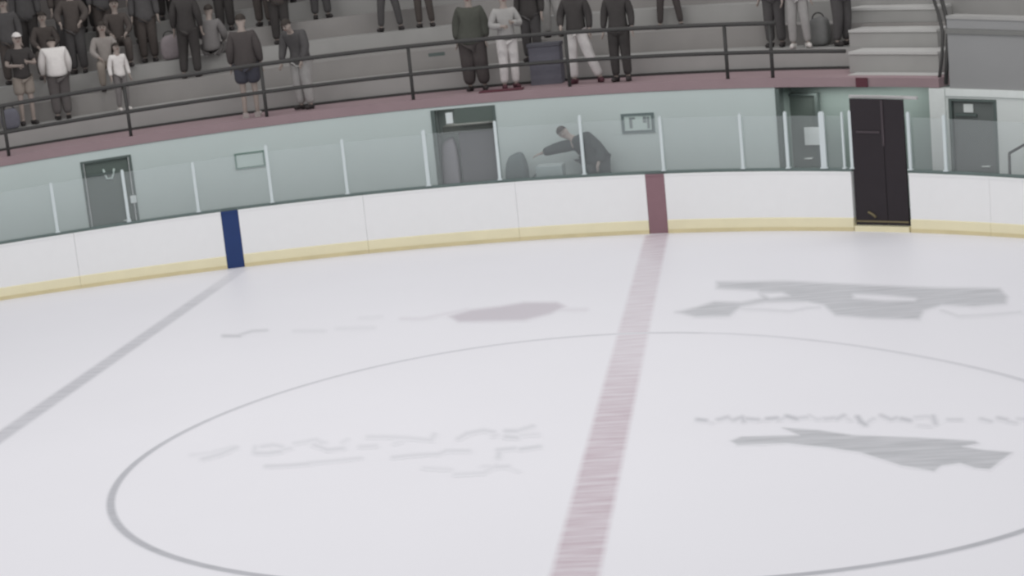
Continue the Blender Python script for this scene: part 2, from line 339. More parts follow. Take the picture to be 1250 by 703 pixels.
# black gate in the gap of the boards
ga, gb = lat(1043.5, .05, .5), lat(1110.5, .05, .5)
gz = inv(1078, 121, .05)[1]; gm = lat(1080, .05, 1.5)
gate = empty('rink_gate', G((ga+gb)/2, .05, 0), ang((ga+gb)/2)); tag(gate, 'tall black double gate standing in the gap of the white boards', 'gate')
swept('threshold', [(rect(-.018, .11, 0, .1), ga, gb)], m_kick, gate)
d1 = swept('gate_leaf', [(rect(.03, .07, .12, gz), ga+.02, gm-.006)], m_black, gate); d2 = swept('gate_leaf', [(rect(.03, .07, .12, gz), gm+.006, gb-.02)], m_black, gate)
m_gbar = mat('dark_gate_bar', (74, 66, 70), .5, 1.0); m_gold = mat('tan_scuff', (120, 110, 84), .7, 1.0)
swept('center_stile', [(rect(.015, .03, 1.6, gz-.02), gm-.02, gm+.02)], m_gbar, gate)
swept('latch_bar', [(rect(.012, .03, inv(1062, 161, .05)[1]-.02, inv(1062, 161, .05)[1]+.02), ga+.12, gm-.06)], m_gbar, d1)
swept('sill_strip', [(rect(.015, .03, .17, .2), ga+.02, gb-.02)], m_gold, gate)
lz = inv(1064, 262, .02); bm = bmesh.new(); tube(bm, [G(lz[0]-.06, .02, lz[1]+.05), G(lz[0]+.03, .02, lz[1]), G(lz[0]+.08, .02, lz[1]-.05)], .022); finish(bm, 'pull_handle', m_gold, d1, smooth=True)
swept('header_bar', [(rect(.1, .16, gz-.0, gz+.055), ga-.02, gb+.2)], mat('gate_header_pale', (172, 170, 170), .6, 1.25), gate, .008)

# ------------------------------------------------------------------ WALKWAY AND WALLS
WO, WZ = 1.4, 2.5
wl0, wl1 = 0.05, lat(948, WO, 2.0)
cl0, cl1 = lat(1137, WO, 1.8), lat(1156, WO, 1.8)
tag(swept('walkway_floor', [(rect(.16, 3.4, -.1, -.005), .05, LMAX-.05)], m_dark), 'dark rubber walkway floor behind the boards', 'floor', kind='structure')
def lx(x, y): return inv(x, y, WO)[0]
dA = (lx(103, 235), lx(166, 235)); dB = (lx(530, 180), lx(609, 180)); dD = (lx(1160, 165), lx(1218, 165))
zA, zB, zD = inv(130, 193, WO)[1], inv(570, 131, WO)[1], inv(1190, 121, WO)[1]
bm = bmesh.new()
def wallseg(a, b, z0, z1): sweep(bm, rect(WO, WO+.2, z0, z1), a, b)
wallseg(wl0, dA[0], 0, WZ); wallseg(dA[0], dA[1], zA, WZ); wallseg(dA[1], dB[0], 0, WZ); wallseg(dB[0], dB[1], zB, WZ); wallseg(dB[1], wl1, 0, WZ)
tag(finish(bm, 'wall_back', m_wall), 'pale green wall behind the rink glass', 'wall', kind='structure')
zr = inv(1200, 109, WO)[1]
bm = bmesh.new()
wallseg(cl0, dD[0], 0, zr); wallseg(dD[0], dD[1], zD, zr); wallseg(dD[1], LMAX-.05, 0, zr)
tag(finish(bm, 'wall_right', m_wall2), 'pale grey wall on the right around the grey door', 'wall', kind='structure')
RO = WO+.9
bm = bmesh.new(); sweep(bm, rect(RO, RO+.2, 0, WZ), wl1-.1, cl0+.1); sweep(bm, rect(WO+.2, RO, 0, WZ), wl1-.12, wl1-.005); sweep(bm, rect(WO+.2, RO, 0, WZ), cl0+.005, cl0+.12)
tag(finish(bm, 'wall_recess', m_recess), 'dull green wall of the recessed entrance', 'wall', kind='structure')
tag(swept('trim_1', [(rect(WO-.02, WO+.21, 0, WZ-.02), wl1, wl1+.07)], m_frame), 'dark edge trim where the pale wall ends at the recess', 'trim', kind='structure')
tag(swept('trim_2', [(rect(WO-.04, WO+.0, .0, zr), cl0, cl1)], m_trimw), 'wide pale column beside the grey door', 'trim', kind='structure')
tag(swept('trim_3', [(rect(WO-.03, WO-.003, zr-.14, zr), cl1+.01, LMAX-.05)], m_trimw), 'pale band along the wall top over the grey door', 'trim', kind='structure')
tag(swept('baseboard_back', [(rect(WO-.03, WO-.002, -.005, .86), wl0, dA[0]-.05), (rect(WO-.03, WO-.002, -.005, .86), dA[1]+.05, dB[0]-.05), (rect(WO-.03, WO-.002, -.005, .86), dB[1]+.05, wl1)], m_frame), 'dark base panel along the pale wall', 'baseboard', kind='structure')

def door(name, a, b, zt, mdoor, mfr, off, label, rail=True):
    r = empty(name, G((a+b)/2, off, 0), ang((a+b)/2)); tag(r, label, 'door', kind='structure')
    leaf = swept('door_leaf', [(rect(off+.04, off+.09, 0, zt-.05), a+.06, b-.06)], mdoor, r)
    swept('door_frame', [(rect(off-.015, off+.12, 0, zt), a, a+.05), (rect(off-.015, off+.12, 0, zt), b-.05, b), (rect(off-.015, off+.12, zt-.045, zt), a+.051, b-.051)], mfr, r)
    if rail: swept('door_closer', [(rect(off-.0, off+.038, zt-.33, zt-.28), a+.1, b-.35)], mfr, leaf)
    tubes('door_handle', [[G(b-.16, off+.04, 1.02), G(b-.16, off-.02, 1.02), G(b-.28, off-.02, 1.02)]], .014, m_trimw, leaf)
    return r
door('door_1', dA[0], dA[1], zA, m_door, m_frame, WO, 'grey green door in the pale wall on the left')
door('door_3', dD[0], dD[1], zD, m_door2, m_frame, WO, 'grey door in the pale wall at the right, with white mark')
eA = (inv(962, 160, RO)[0], inv(1004, 160, RO)[0]); zE = inv(980, 113, RO-.02)[1]
door('door_4', eA[0], eA[1], min(zE, WZ-.1), m_door, m_frame, RO-.16, 'dull green door inside the recessed entrance', False)
# open doorway: dark frame, shallow room behind
r = empty('door_2', G(sum(dB)/2, WO, 0), ang(sum(dB)/2)); tag(r, 'open doorway with dark frame in the middle of the pale wall', 'doorway', kind='structure')
swept('door_frame', [(rect(WO-.02, WO+.22, 0, zB), dB[0], dB[0]+.07), (rect(WO-.02, WO+.22, 0, zB), dB[1]-.05, dB[1])], m_frame, r)
swept('door_header', [(rect(WO+.01, WO+.2, inv(570, 150, WO)[1], zB), dB[0]+.42, dB[1]-.051)], m_door, r)
m_room = mat('dim_room', (150, 160, 158), .8, 1.1)
swept('room_lining', [(rect(WO+1.3, WO+1.4, 0, 2.45), dB[0]-.1, dB[1]+.1), (rect(WO+.21, WO+1.29, 0, 2.45), dB[0]-.1, dB[0]-.01), (rect(WO+.21, WO+1.29, 0, 2.45), dB[1]+.01, dB[1]+.1)], m_room, r)

# papers and signs on the walls
def sign(x0, y0, x1, y1, off, mframe, mface, label, marks, cat='sign', fr=.03, name='wall_sign'):
    (a, za), (b, zb) = inv(x0, y1, off), inv(x1, y0, off); r = empty(name, G((a+b)/2, off, za), ang((a+b)/2)); tag(r, label, cat)
    zb = za + abs(zb-za)
    face = swept('sign_face', [(rect(off-.015, off-.002, za, zb), a, b)], mface, r)
    if fr: swept('sign_frame', [(rect(off-.03, off-.016, za, za+fr), a, b), (rect(off-.03, off-.016, zb-fr, zb), a, b), (rect(off-.03, off-.016, za+fr, zb-fr), a, a+fr), (rect(off-.03, off-.016, za+fr, zb-fr), b-fr, b)], mframe, r)
    for (u0, v0, u1, v1, mm) in marks:
        A = a+(b-a)*u0; Bb = a+(b-a)*u1
        swept('sign_lettering', [(rect(off-.022, off-.016, za+(zb-za)*v0, za+(zb-za)*v1), A, Bb)], mm, face)
    return r
m_sgn = mat('grey_green_sign', (160, 172, 168), .6, KW); m_sfr = mat('sign_frame_grey', (108, 120, 120), .6, 1.15); m_sfr2 = mat('sign_frame_green', (120, 142, 134), .6, 1.15); m_smk = mat('sign_ink', (130, 139, 139), .7, 1.15)
sign(288, 183, 322, 207, WO, m_sfr2, m_sgn, 'small blank green framed sign on the pale wall above the blue stripe', [])
sign(760, 137, 798, 163, WO, m_sfr, m_sgn, 'dark framed sign with worn grey letters left of the red stripe post', [(.24, .25, .33, .8, m_smk), (.33, .7, .42, .8, m_smk), (.66, .5, .76, .82, m_smk), (.78, .2, .86, .8, m_smk)], fr=.05)
sign(983, 155, 1000, 177, RO-.165+.0, m_paper, m_paper, 'white paper notice on the door of the recessed entrance', [], 'notice', 0, 'paper_notice')
sign(1177, 127, 1188, 137, WO+.038, m_sgn, m_wall2, 'small pale square notice high on the grey door', [], 'notice', 0, 'paper_notice')
sign(160, 238, 166, 248, WO-.02, m_paper, m_paper, 'small white card on the right jamb of the green door', [], 'notice', 0, 'paper_notice')
sign(545, 137, 552, 151, WO+.0, m_paper, m_paper, 'small white card high in the open doorway', [], 'notice', 0, 'paper_notice')
# pale U shaped mark on the left door
la, za_ = inv(134, 214, WO); r = tubes('letter_mark', [[G(la-.1, WO+.03, za_+.14), G(la-.06, WO+.03, za_-.06), G(la+.04, WO+.03, za_-.07), G(la+.09, WO+.03, za_+.12)]], .02, m_sgn)
tag(r, 'pale U shaped mark on the upper part of the green door', 'mark')

# ------------------------------------------------------------------ STANDS
FZ = 2.68
sl1 = lat(1035, 1.4, 2.7); st1 = lat(1146, 1.4, 2.7)
tag(swept('stand_floor', [(rect(WO-.02, 3.0, WZ+.005, FZ), .05, st1)], m_pink), 'faded red painted front ledge of the stands above the pale wall', 'ledge', kind='structure')
tag(swept('shadow_strip', [(rect(2.85, 2.895, FZ, FZ+.05), .05, sl1)], m_rail), 'dark shadow strip at the back of the faded red ledge', 'trim', kind='structure')  # solid dark strip standing in for the shadow gap below the first riser
RIS, TRD = .41, .8
tierz = [FZ] + [FZ + RIS*(i+1) for i in range(6)]
tname = ['first', 'second', 'third', 'fourth', 'fifth', 'sixth']
for i in range(6):
    o0 = 2.9 + TRD*i
    tag(swept('stand_tier', [([(o0, FZ+.0), (o0+TRD+(.0), FZ), (o0+TRD, tierz[i+1]), (o0, tierz[i+1])] if i == 0 else rect(o0, o0+TRD, FZ, tierz[i+1]), .05, LMAX-.05)], m_conc if i % 2 else m_conc2), '%s concrete tier of the stands counted from the ledge' % tname[i], 'stand tier', kind='structure')
oB = 2.9 + TRD*6
tag(swept('wall_far', [(rect(oB, oB+.2, FZ, 9), .05, LMAX-.05)], m_backw), 'dim wall behind the top tier', 'wall', kind='structure')

# concrete stair block above the gate, its nosings
for k, (y, o0, lab) in enumerate([(91, 1.75, 'lowest'), (63, 2.15, 'middle'), (36, 2.95, 'upper'), (9, 3.75, 'topmost')]):
    z = inv(1090, y, o0)[1]; zl = FZ if o0 < 2.9 else (tierz[1] if o0 < 3.7 else tierz[2])
    sa, sb = lat(1036, o0, z), lat(1146 - k, o0, z)
    o1 = {1.75: 2.14, 2.15: 2.89, 2.95: 3.69, 3.75: 4.49}[o0]
    r = empty('concrete_step', G((sl1+st1)/2, o0, zl), ang((sl1+st1)/2)); tag(r, '%s light concrete step of the stair above the black gate' % lab, 'step', 'steps of the concrete stair')
    swept('step_block', [(rect(o0, o1, zl+.002, z-.05), sa, sb)], m_conc2, r)
    swept('nosing', [(rect(o0-.03, o1, z-.049, z), sa, sb)], mat('pale_nosing', (158, 157, 155), .8, KS), r)
swept_ = swept('fascia_patch', [(rect(WO-.06, WO-.025, WZ+.0, FZ), lat(1046, WO, 2.6), lat(1060, WO, 2.6))], m_maroon, None, .004)  # thin slab, darker than the ledge face behind it
tag(swept_, 'small dark maroon patch on the red ledge above the gate corner', 'panel')
# solid grey parapet on the right
pr0 = lat(1158, WO, 3.0); zp = inv(1200, 42, WO)[1]; zp2 = inv(1200, 24, WO)[1]
tag(swept('wall_parapet', [(rect(WO, WO+.18, zr+.002, zp), pr0, LMAX-.05)], m_grey), 'plain grey parapet wall at the upper right', 'wall', kind='structure')
m_ledge = mat('dim_ledge', (104, 104, 102), .9, KS)
tag(swept('trim_5', [(rect(WO-.03, WO+.22, zp+.002, zp+.09), pr0, LMAX-.05)], m_ledge), 'dim coping strip on the grey parapet', 'trim', kind='structure')
tag(swept('trim_6', [(rect(WO+.0, WO+.3, zp+.092, zp2), pr0, LMAX-.05)], m_grey), 'upper band of the grey parapet', 'trim', kind='structure')
tag(swept('trim_7', [(rect(WO-.02, WO+.32, zp2+.001, zp2+.06), pr0, LMAX-.05)], m_conc2), 'pale top edge of the grey parapet', 'trim', kind='structure')

# guard rail along the ledge
rail = empty('guard_rail', G(lat(500, WO, 2.6), WO, 2.6), ang(lat(500, WO, 2.6))); tag(rail, 'long dark steel guard rail along the red ledge of the stands', 'railing')
RO_ = WO+.06; TZ, MZ = 3.71, 3.17
def run(o, z, a, b, n=60): return [G(a+(b-a)*i/n, o, z) for i in range(n+1)]
ra, rb = .1, lat(1032, RO_, 3.2)
rt = lat(946, RO_, 3.7)
tubes('top_rail', [run(RO_, TZ, ra, rt)], .04, m_rail, rail)
tubes('mid_rail', [run(RO_, MZ, ra, rb)], .036, m_rail, rail)
for x in (10, 159, 325, 504, 695, 888, 943):
    l = lat(x, RO_, 2.8); bm = bmesh.new(); tube(bm, [G(l, RO_, FZ+.002), G(l, RO_, TZ)], .034); finish(bm, 'rail_post', m_rail, rail, smooth=True)
l = lat(-150, RO_, 2.8); bm = bmesh.new(); tube(bm, [G(l, RO_, FZ+.002), G(l, RO_, TZ)], .034); finish(bm, 'rail_post', m_rail, rail, smooth=True)
# stair handrail seen end-on
sr = empty('stair_handrail', G(st1-.02, WO+.1, FZ), ang(st1)); tag(sr, 'dark double handrail climbing beside the concrete stair', 'handrail')
def gp(x, y, o): l, z = inv(x, y, o); return G(l, o, z)
tubes('hand_rail', [[gp(1155, 103, WO+.1), gp(1156, 70, WO+.12), gp(1158, 36, WO+.3), gp(1155, 20, WO+1.1), gp(1148, -6, WO+2.2), gp(1142, -30, WO+3.2)]], .038, m_rail, sr)
tubes('low_rail', [[gp(1146, 101, WO+.12), gp(1150, 70, WO+.2), gp(1151, 40, WO+.4), gp(1146, 18, WO+1.2), gp(1138, -6, WO+2.3), gp(1132, -30, WO+3.3)]], .03, m_rail, sr)
# small handrail on the lower right
la, za_ = inv(1232, 214, .9); la2, zb_ = inv(1232, 187, .9); lc, zc = inv(1262, 170, .9)
hr = empty('lower_handrail', G(la, .9, 0), ang(la)); tag(hr, 'thin dark handrail rising behind the glass at the far right', 'handrail')
tubes('hand_rail', [[G(la2, .9, zb_), G(lc, .9, zc), G(lc+.5, .9, zc+.35)]], .024, m_rail, hr)
tubes('rail_post', [[G(la, .9, 0), G(la2, .9, zb_-.01)]], .024, m_rail, hr); tubes('rail_post', [[G(lc+.4, .9, 0), G(lc+.4, .9, zc+.27)]], .024, m_rail, hr)

# ------------------------------------------------------------------ PEOPLE
def skin_mesh(name, verts, edges, radii, root=0, sub=2):
    me = bpy.data.meshes.new(name+'_cage'); me.from_pydata(verts, edges, []); ob = bpy.data.objects.new(name+'_cage', me); C.objects.link(ob)
    md = ob.modifiers.new('skin', 'SKIN'); md.use_smooth_shade = True; md.branch_smoothing = .4
    if not me.skin_vertices: me.skin_vertices.new()
    for i, r_ in enumerate(radii):
        sv = me.skin_vertices[0].data[i]; sv.radius = r_ if isinstance(r_, tuple) else (r_, r_); sv.use_root = (i == root)
    sb = ob.modifiers.new('sub', 'SUBSURF'); sb.levels = sub; sb.render_levels = sub
    dg = bpy.context.evaluated_depsgraph_get(); dg.update()
    out = bpy.data.meshes.new_from_object(ob.evaluated_get(dg)); out.name = name
    bpy.data.objects.remove(ob); bpy.data.meshes.remove(me); return out
BASE = dict(pelvis=(0, 0, .95), spine=(0, .01, 1.13), chest=(0, 0, 1.32), neck=(0, .01, 1.47), headb=(0, -.005, 1.55), headm=(0, -.012, 1.64), headt=(0, -.008, 1.715),
            hip=(.09, 0, .9), knee=(.1, -.03, .5), ank=(.105, .02, .085), toe=(.13, -.15, .035), sh=(.17, .01, 1.41), el=(.235, .03, 1.14), wr=(.25, -.05, .9))
POSES = {
    'stand': {}, 
    'easy': dict(knee_l=(.13, -.06, .5), ank_l=(.16, 0, .085), toe_l=(.2, -.16, .035)),
    'spread': dict(knee_l=(.17, -.03, .5), ank_l=(.22, .02, .085), toe_l=(.27, -.14, .035), knee_r=(-.15, -.03, .5), ank_r=(-.19, .02, .085), toe_r=(-.24, -.14, .035)),
    'stride': dict(knee_l=(.2, -.06, .52), ank_l=(.34, .06, .085), toe_l=(.42, -.1, .035), el_r=(-.27, .02, 1.15), wr_r=(-.22, -.16, .98)),
    'hold': dict(el_l=(.27, -.02, 1.15), wr_l=(.08, -.26, 1.2), el_r=(-.27, -.02, 1.15), wr_r=(-.1, -.25, 1.14)),
    'hunch': dict(chest=(0, -.12, 1.3), neck=(0, -.2, 1.42), headb=(0, -.25, 1.47), headm=(0, -.29, 1.54), headt=(0, -.32, 1.61), sh_l=(.2, -.13, 1.39), sh_r=(-.2, -.13, 1.39), el_l=(.26, -.14, 1.12), wr_l=(.23, -.26, .9), el_r=(-.26, -.14, 1.12), wr_r=(-.23, -.26, .9)),
    'lean': dict(chest=(.02, -.16, 1.26), neck=(.0, -.26, 1.36), headb=(0, -.31, 1.41), headm=(0, -.36, 1.48), headt=(0, -.38, 1.55), sh_l=(.18, -.18, 1.33), sh_r=(-.17, -.18, 1.33), el_l=(.24, -.24, 1.06), wr_l=(.16, -.42, .98), el_r=(-.24, -.24, 1.06), wr_r=(-.14, -.42, .98)),
    'arms': dict(el_l=(.3, -.06, 1.18), wr_l=(.2, -.26, 1.02), el_r=(-.3, -.06, 1.18), wr_r=(-.2, -.26, 1.02)),
    'sit': dict(pelvis=(0, .0, .55), spine=(0, .02, .73), chest=(0, -.02, .92), neck=(0, -.03, 1.07), headb=(0, -.05, 1.15), headm=(0, -.06, 1.24), headt=(0, -.055, 1.315), hip_l=(.1, -.05, .53), knee_l=(.15, -.45, .52), ank_l=(.15, -.4, .085), toe_l=(.17, -.57, .035), hip_r=(-.1, -.05, .53), knee_r=(-.15, -.45, .52), ank_r=(-.15, -.4, .085), toe_r=(-.17, -.57, .035),
                sh_l=(.17, -.02, 1.01), sh_r=(-.17, -.02, 1.01), el_l=(.25, -.1, .76), wr_l=(.14, -.32, .65), el_r=(-.25, -.1, .76), wr_r=(-.14, -.32, .65)),
    'reach': dict(pelvis=(.2, .1, .92), spine=(.1, .02, 1.06), chest=(-.03, -.06, 1.17), neck=(-.16, -.08, 1.25), headb=(-.22, -.1, 1.29), headm=(-.28, -.12, 1.35), headt=(-.31, -.12, 1.42), hip_l=(.28, .1, .88), knee_l=(.34, -.06, .48), ank_l=(.36, .04, .085), toe_l=(.4, -.13, .035), hip_r=(.11, .1, .88), knee_r=(.06, -.1, .48), ank_r=(.06, .04, .085), toe_r=(.02, -.13, .035),
                  sh_l=(.12, -.08, 1.24), sh_r=(-.16, -.1, 1.14), el_l=(.34, -.1, 1.0), wr_l=(.3, -.28, .82), el_r=(-.42, -.14, 1.1), wr_r=(-.66, -.16, 1.04)),
}
def person(l, off, z, facing, height, pose, top, legs, label, shoes='dark_shoe', hair=None, cap=None, sleeve=1.0, shorts=False, bulk=1.0, group=None, coat=False):
    P = {}
    for k, v in BASE.items():
        if k in ('hip', 'knee', 'ank', 'toe', 'sh', 'el', 'wr'): P[k+'_l'] = Vector(v); P[k+'_r'] = Vector((-v[0], v[1], v[2]))
        else: P[k] = Vector(v)
    for k, v in POSES[pose].items(): P[k] = Vector(v)
    k_ = height/1.75
    root = empty('person', G(l, off, z), ang(l)+math.radians(facing)); tag(root, label, 'person', group)
    def put(name, me, m):
        me.transform(Matrix.Scale(k_, 4)); o = bpy.data.objects.new(name, me); C.objects.link(o)
        me.materials.clear(); me.materials.append(m); o.parent = root; return o
    # body
    V, E, R, I = [], [], [], {}
    def add(n, p, r_, par=None):
        I[n] = len(V); V.append(tuple(p)); R.append(r_)
        if par: E.append((I[par], I[n]))
    add('pelvis', P['pelvis'], .11); add('spine', P['spine'], .105, 'pelvis'); add('chest', P['chest'], (.125, .105), 'spine'); add('neck', P['neck'], .052, 'chest')
    add('headb', P['headb'], (.062, .07), 'neck'); add('headm', P['headm'], (.078, .092), 'headb'); add('headt', P['headt'], (.062, .072), 'headm')
    up = (P['headt']-P['headb']).normalized()
    fwd = (Vector((0, -1, 0)) - up*Vector((0, -1, 0)).dot(up)).normalized(); sd = fwd.cross(up)
    add('nose', P['headm'] + fwd*.103 - up*.012, .012, 'headm')
    for s_, q in (('_l', 1), ('_r', -1)):
        add('ear'+s_, P['headm'] - sd*q*.09 - up*.01, .016, 'headm')
        add('hip'+s_, P['hip'+s_], .085, 'pelvis'); add('knee'+s_, P['knee'+s_], .054, 'hip'+s_); add('ank'+s_, P['ank'+s_], .037, 'knee'+s_); add('toe'+s_, P['toe'+s_], .03, 'ank'+s_)
        add('sh'+s_, P['sh'+s_], .058, 'chest'); add('el'+s_, P['el'+s_], .042, 'sh'+s_); add('wr'+s_, P['wr'+s_], .027, 'el'+s_)
        d = (P['wr'+s_]-P['el'+s_]).normalized(); side = d.cross(Vector((1, 0, 0)) if abs(d.x) < .8 else Vector((0, 0, 1))).normalized(); curl = side.cross(d).normalized()*(1 if q > 0 else -1)
        add('palm'+s_, P['wr'+s_]+d*.06, (.034, .022), 'wr'+s_)
        for fi, (w, ln) in enumerate(((-.027, .07), (-.009, .08), (.009, .075), (.027, .058))):
            b0 = P['wr'+s_] + d*.09 + side*w
            add('f%d' % fi+s_, b0, .0095, 'palm'+s_); add('g%d' % fi+s_, b0+d*ln*.5+curl*.008, .009, 'f%d' % fi+s_); add('h%d' % fi+s_, b0+d*ln*.9+curl*.032, .008, 'g%d' % fi+s_)
        tb = P['wr'+s_] + d*.035 - side*.036
        add('t0'+s_, tb, .0105, 'palm'+s_); add('t1'+s_, tb+d*.035-side*.018+curl*.008, .0095, 't0'+s_); add('t2'+s_, tb+d*.062-side*.014+curl*.022, .0085, 't1'+s_)
    body = put('body', skin_mesh('body', V, E, R), m_skin)
    # clothing that follows the body
    b = bulk; lerp = lambda a, c, t: P[a].lerp(P[c], t)
    V, E, R, I = [], [], [], {}
    if coat: add('hem', P['pelvis'].lerp((P['knee_l']+P['knee_r'])/2, .45), (.185*b, .155*b)); add('waist', P['pelvis'], (.155*b, .135*b), 'hem')
    else: add('hem', P['pelvis'] + (P['pelvis']-P['spine'])*.55, (.15*b, .13*b)); add('waist', P['pelvis'], (.15*b, .13*b), 'hem')
    add('spine', P['spine'], (.145*b, .12*b), 'waist'); add('chest', P['chest'], (.158*b, .128*b), 'spine'); add('coll', lerp('chest', 'neck', .8), .068, 'chest')
    for s_ in ('_l', '_r'):
        add('sh'+s_, P['sh'+s_], .075*b, 'chest')
        if sleeve > .7: add('el'+s_, P['el'+s_], .06*b, 'sh'+s_); add('wr'+s_, lerp('el'+s_, 'wr'+s_, .93), .044*b, 'el'+s_)
        else: add('el'+s_, lerp('sh'+s_, 'el'+s_, .75), .062*b, 'sh'+s_)
    put('jacket' if sleeve > .7 else 'shirt', skin_mesh('top', V, E, R), top)
    V, E, R, I = [], [], [], {}
    add('waist', P['pelvis'] + (P['spine']-P['pelvis'])*.3, (.135*b, .115*b))
    for s_ in ('_l', '_r'):
        add('hip'+s_, P['hip'+s_] + Vector((0, 0, -.03)), .102*b, 'waist')
        if shorts: add('knee'+s_, lerp('hip'+s_, 'knee'+s_, .85), .095*b, 'hip'+s_)
        else: add('knee'+s_, P['knee'+s_], .077*b, 'hip'+s_); add('ank'+s_, lerp('knee'+s_, 'ank'+s_, .97), .062*b, 'knee'+s_)
    put('shorts' if shorts else 'trousers', skin_mesh('legs', V, E, R), legs)
    for s_ in ('_l', '_r'):
        a_, t_ = P['ank'+s_], P['toe'+s_]; bk = (a_-t_); bk.z = 0; bk.normalize()
        put('shoe', skin_mesh('shoe', [tuple(a_+Vector((0, 0, -.02))), tuple(a_ + bk*.035 + Vector((0, 0, -.04))), tuple(a_.lerp(t_, .5)+Vector((0, 0, -.008))), tuple(t_ - bk*.02 + Vector((0, 0, .008)))], [(0, 1), (0, 2), (2, 3)], [.048, .044, .046, .04]), MATS[shoes])
    bm = bmesh.new()   # hair or cap: a shell over the crown
    bmesh.ops.create_uvsphere(bm, u_segments=20, v_segments=12, radius=1)
    bmesh.ops.delete(bm, geom=[v for v in bm.verts if v.co.z < -.25 + (.45 if v.co.y < -.3 else 0)], context='VERTS')
    fr = Matrix((sd, -fwd, up)).transposed().to_4x4()
    bm.transform(Matrix.Translation(P['headm']+up*.02) @ fr @ Matrix.Diagonal((.092, .108, .105, 1)))
    if cap:
        q = bmesh.ops.create_cone(bm, cap_ends=True, segments=16, radius1=.075, radius2=.07, depth=.012)['verts']
        for v in q: v.co = (P['headm'] + up*(.045+v.co.z) + fwd*(.1-v.co.y) + sd*v.co.x)
    for f in bm.faces: f.smooth = True
    me = bpy.data.meshes.new('hair'); bm.to_mesh(me); bm.free(); put('cap' if cap else 'hair', me, cap or hair or m_hair)
    for q in (1, -1):
        bm = bmesh.new(); bmesh.ops.create_uvsphere(bm, u_segments=8, v_segments=6, radius=.011); bm.transform(Matrix.Translation(P['headm'] + fwd*.078 + sd*q*.03 + up*.006))
        me = bpy.data.meshes.new('eye'); bm.to_mesh(me); bm.free(); put('eye', me, m_eye).parent = body
    bm = bmesh.new(); tube(bm, [P['headm']+fwd*.072-up*.05+sd*.026, P['headm']+fwd*.082-up*.053, P['headm']+fwd*.072-up*.05-sd*.026], .006, 6)
    me = bpy.data.meshes.new('mouth'); bm.to_mesh(me); bm.free(); put('mouth', me, m_lip).parent = body
    return root
mat('dark_shoe', (58, 54, 54), .6, 1.1); mat('white_shoe', (196, 192, 188), .6, 1.3); mat('maroon_shoe', (82, 50, 58), .6, 1.2)
def cl(n, rgb, k=1.25): return mat('cloth_'+n, rgb, .9, k, .12, 14)
c_white = cl('white', (204, 200, 197)); c_black = cl('black', (62, 59, 58)); c_char = cl('charcoal', (78, 76, 76)); c_brown = cl('brown', (76, 70, 67)); c_green = cl('olive', (73, 74, 68)); c_navy = cl('navy', (68, 68, 76))
c_grey = cl('grey', (112, 109, 108)); c_lgrey = cl('light_grey', (150, 148, 146)); c_beige = cl('beige', (140, 134, 130)); c_khaki = cl('khaki', (134, 126, 118)); c_maroon = cl('maroon', (72, 67, 66)); c_trous = cl('trouser_grey', (88, 84, 83)); c_whiteT = cl('white_trousers', (192, 188, 186))
TO = [2.0, 3.3, 4.1, 4.9, 5.7, 6.5]; 
def pp(x, tier, *a, dof=0.0, **k):
    o = TO[tier]+dof; return person(lat(x, o, tierz[tier]), o, tierz[tier], *a, **k)
pp(36, 1, 10, 1.82, 'hold', c_black, c_khaki, 'person in white cap, dark shirt and khaki shorts at the left of the rail', shorts=True, cap=c_white, sleeve=.5, bulk=1.2)
pp(78, 1, 185, 1.72, 'hunch', c_white, c_trous, 'person in bright white shirt and dark trousers seen from behind', bulk=1.5)
pp(-10, 1, -40, 1.7, 'arms', c_brown, c_navy, 'person in brown top cut by the left edge of the photo', bulk=1.2)
pp(134, 2, 5, 1.8, 'sit', c_beige, c_khaki, 'person in open beige jacket sitting left of the rail post', dof=.1, bulk=1.1)
pp(152, 1, 20, 1.35, 'stand', c_white, c_grey, 'small child in white top standing by the left rail post', shoes='white_shoe', dof=-.2, bulk=1.1)
pp(236, 2, 170, 1.95, 'easy', c_black, c_black, 'person in black standing left of the grey sitting person', coat=True, bulk=1.25)
pp(184, 3, 0, 1.85, 'stand', c_char, c_brown, 'person in charcoal top standing behind the lilac grey bag', dof=.2, bulk=1.35, coat=True)
pp(263, 2, 160, 1.85, 'sit', c_grey, c_grey, 'person in grey sitting beside the tall dark coat figure', dof=.2, bulk=1.35)
pp(277, 4, 0, 1.85, 'stand', c_black, c_black, 'person in black on the upper tier behind the grey sitting person', bulk=1.4, coat=True)
pp(308, 0, 176, 2.0, 'stand', c_maroon, c_navy, 'tall person in dark brown coat and navy shorts with white shoes', shorts=True, shoes='white_shoe', coat=True, bulk=1.4, dof=-.1)
pp(374, 0, -35, 1.9, 'hunch', c_char, c_lgrey, 'person bending at the rail in charcoal jacket and light grey trousers', dof=.1, bulk=1.35, coat=True)
pp(345, 3, 0, 1.8, 'arms', c_brown, c_black, 'person in brown on the tier behind the bending person', dof=.1, bulk=1.35, coat=True)
pp(392, 4, 10, 1.85, 'easy', c_black, c_char, 'person in black on the upper tier right of the bending person', bulk=1.3)
pp(477, 3, 0, 1.8, 'spread', c_char, c_char, 'left one of two people whose legs show above the bare concrete tier', bulk=1.1)
pp(519, 3, 0, 1.8, 'easy', c_grey, c_brown, 'right one of two people whose legs show above the bare concrete tier', bulk=1.1)
pp(582, 0, 0, 1.95, 'easy', c_green, c_maroon, 'large person in olive green jacket above the open doorway', bulk=1.8, coat=True, dof=.25)
pp(624, 0, 20, 1.88, 'hold', c_lgrey, c_whiteT, 'person in pale grey top and white trousers beside the olive jacket', shoes='maroon_shoe', bulk=1.2)
pp(652, 1, -10, 1.85, 'stand', c_black, c_char, 'person in black standing behind the pale grey top', dof=-.1, bulk=1.3, coat=True)
pp(676, 2, 0, 1.85, 'easy', c_beige, c_lgrey, 'person in light trousers standing above the blue grey box', bulk=1.25)
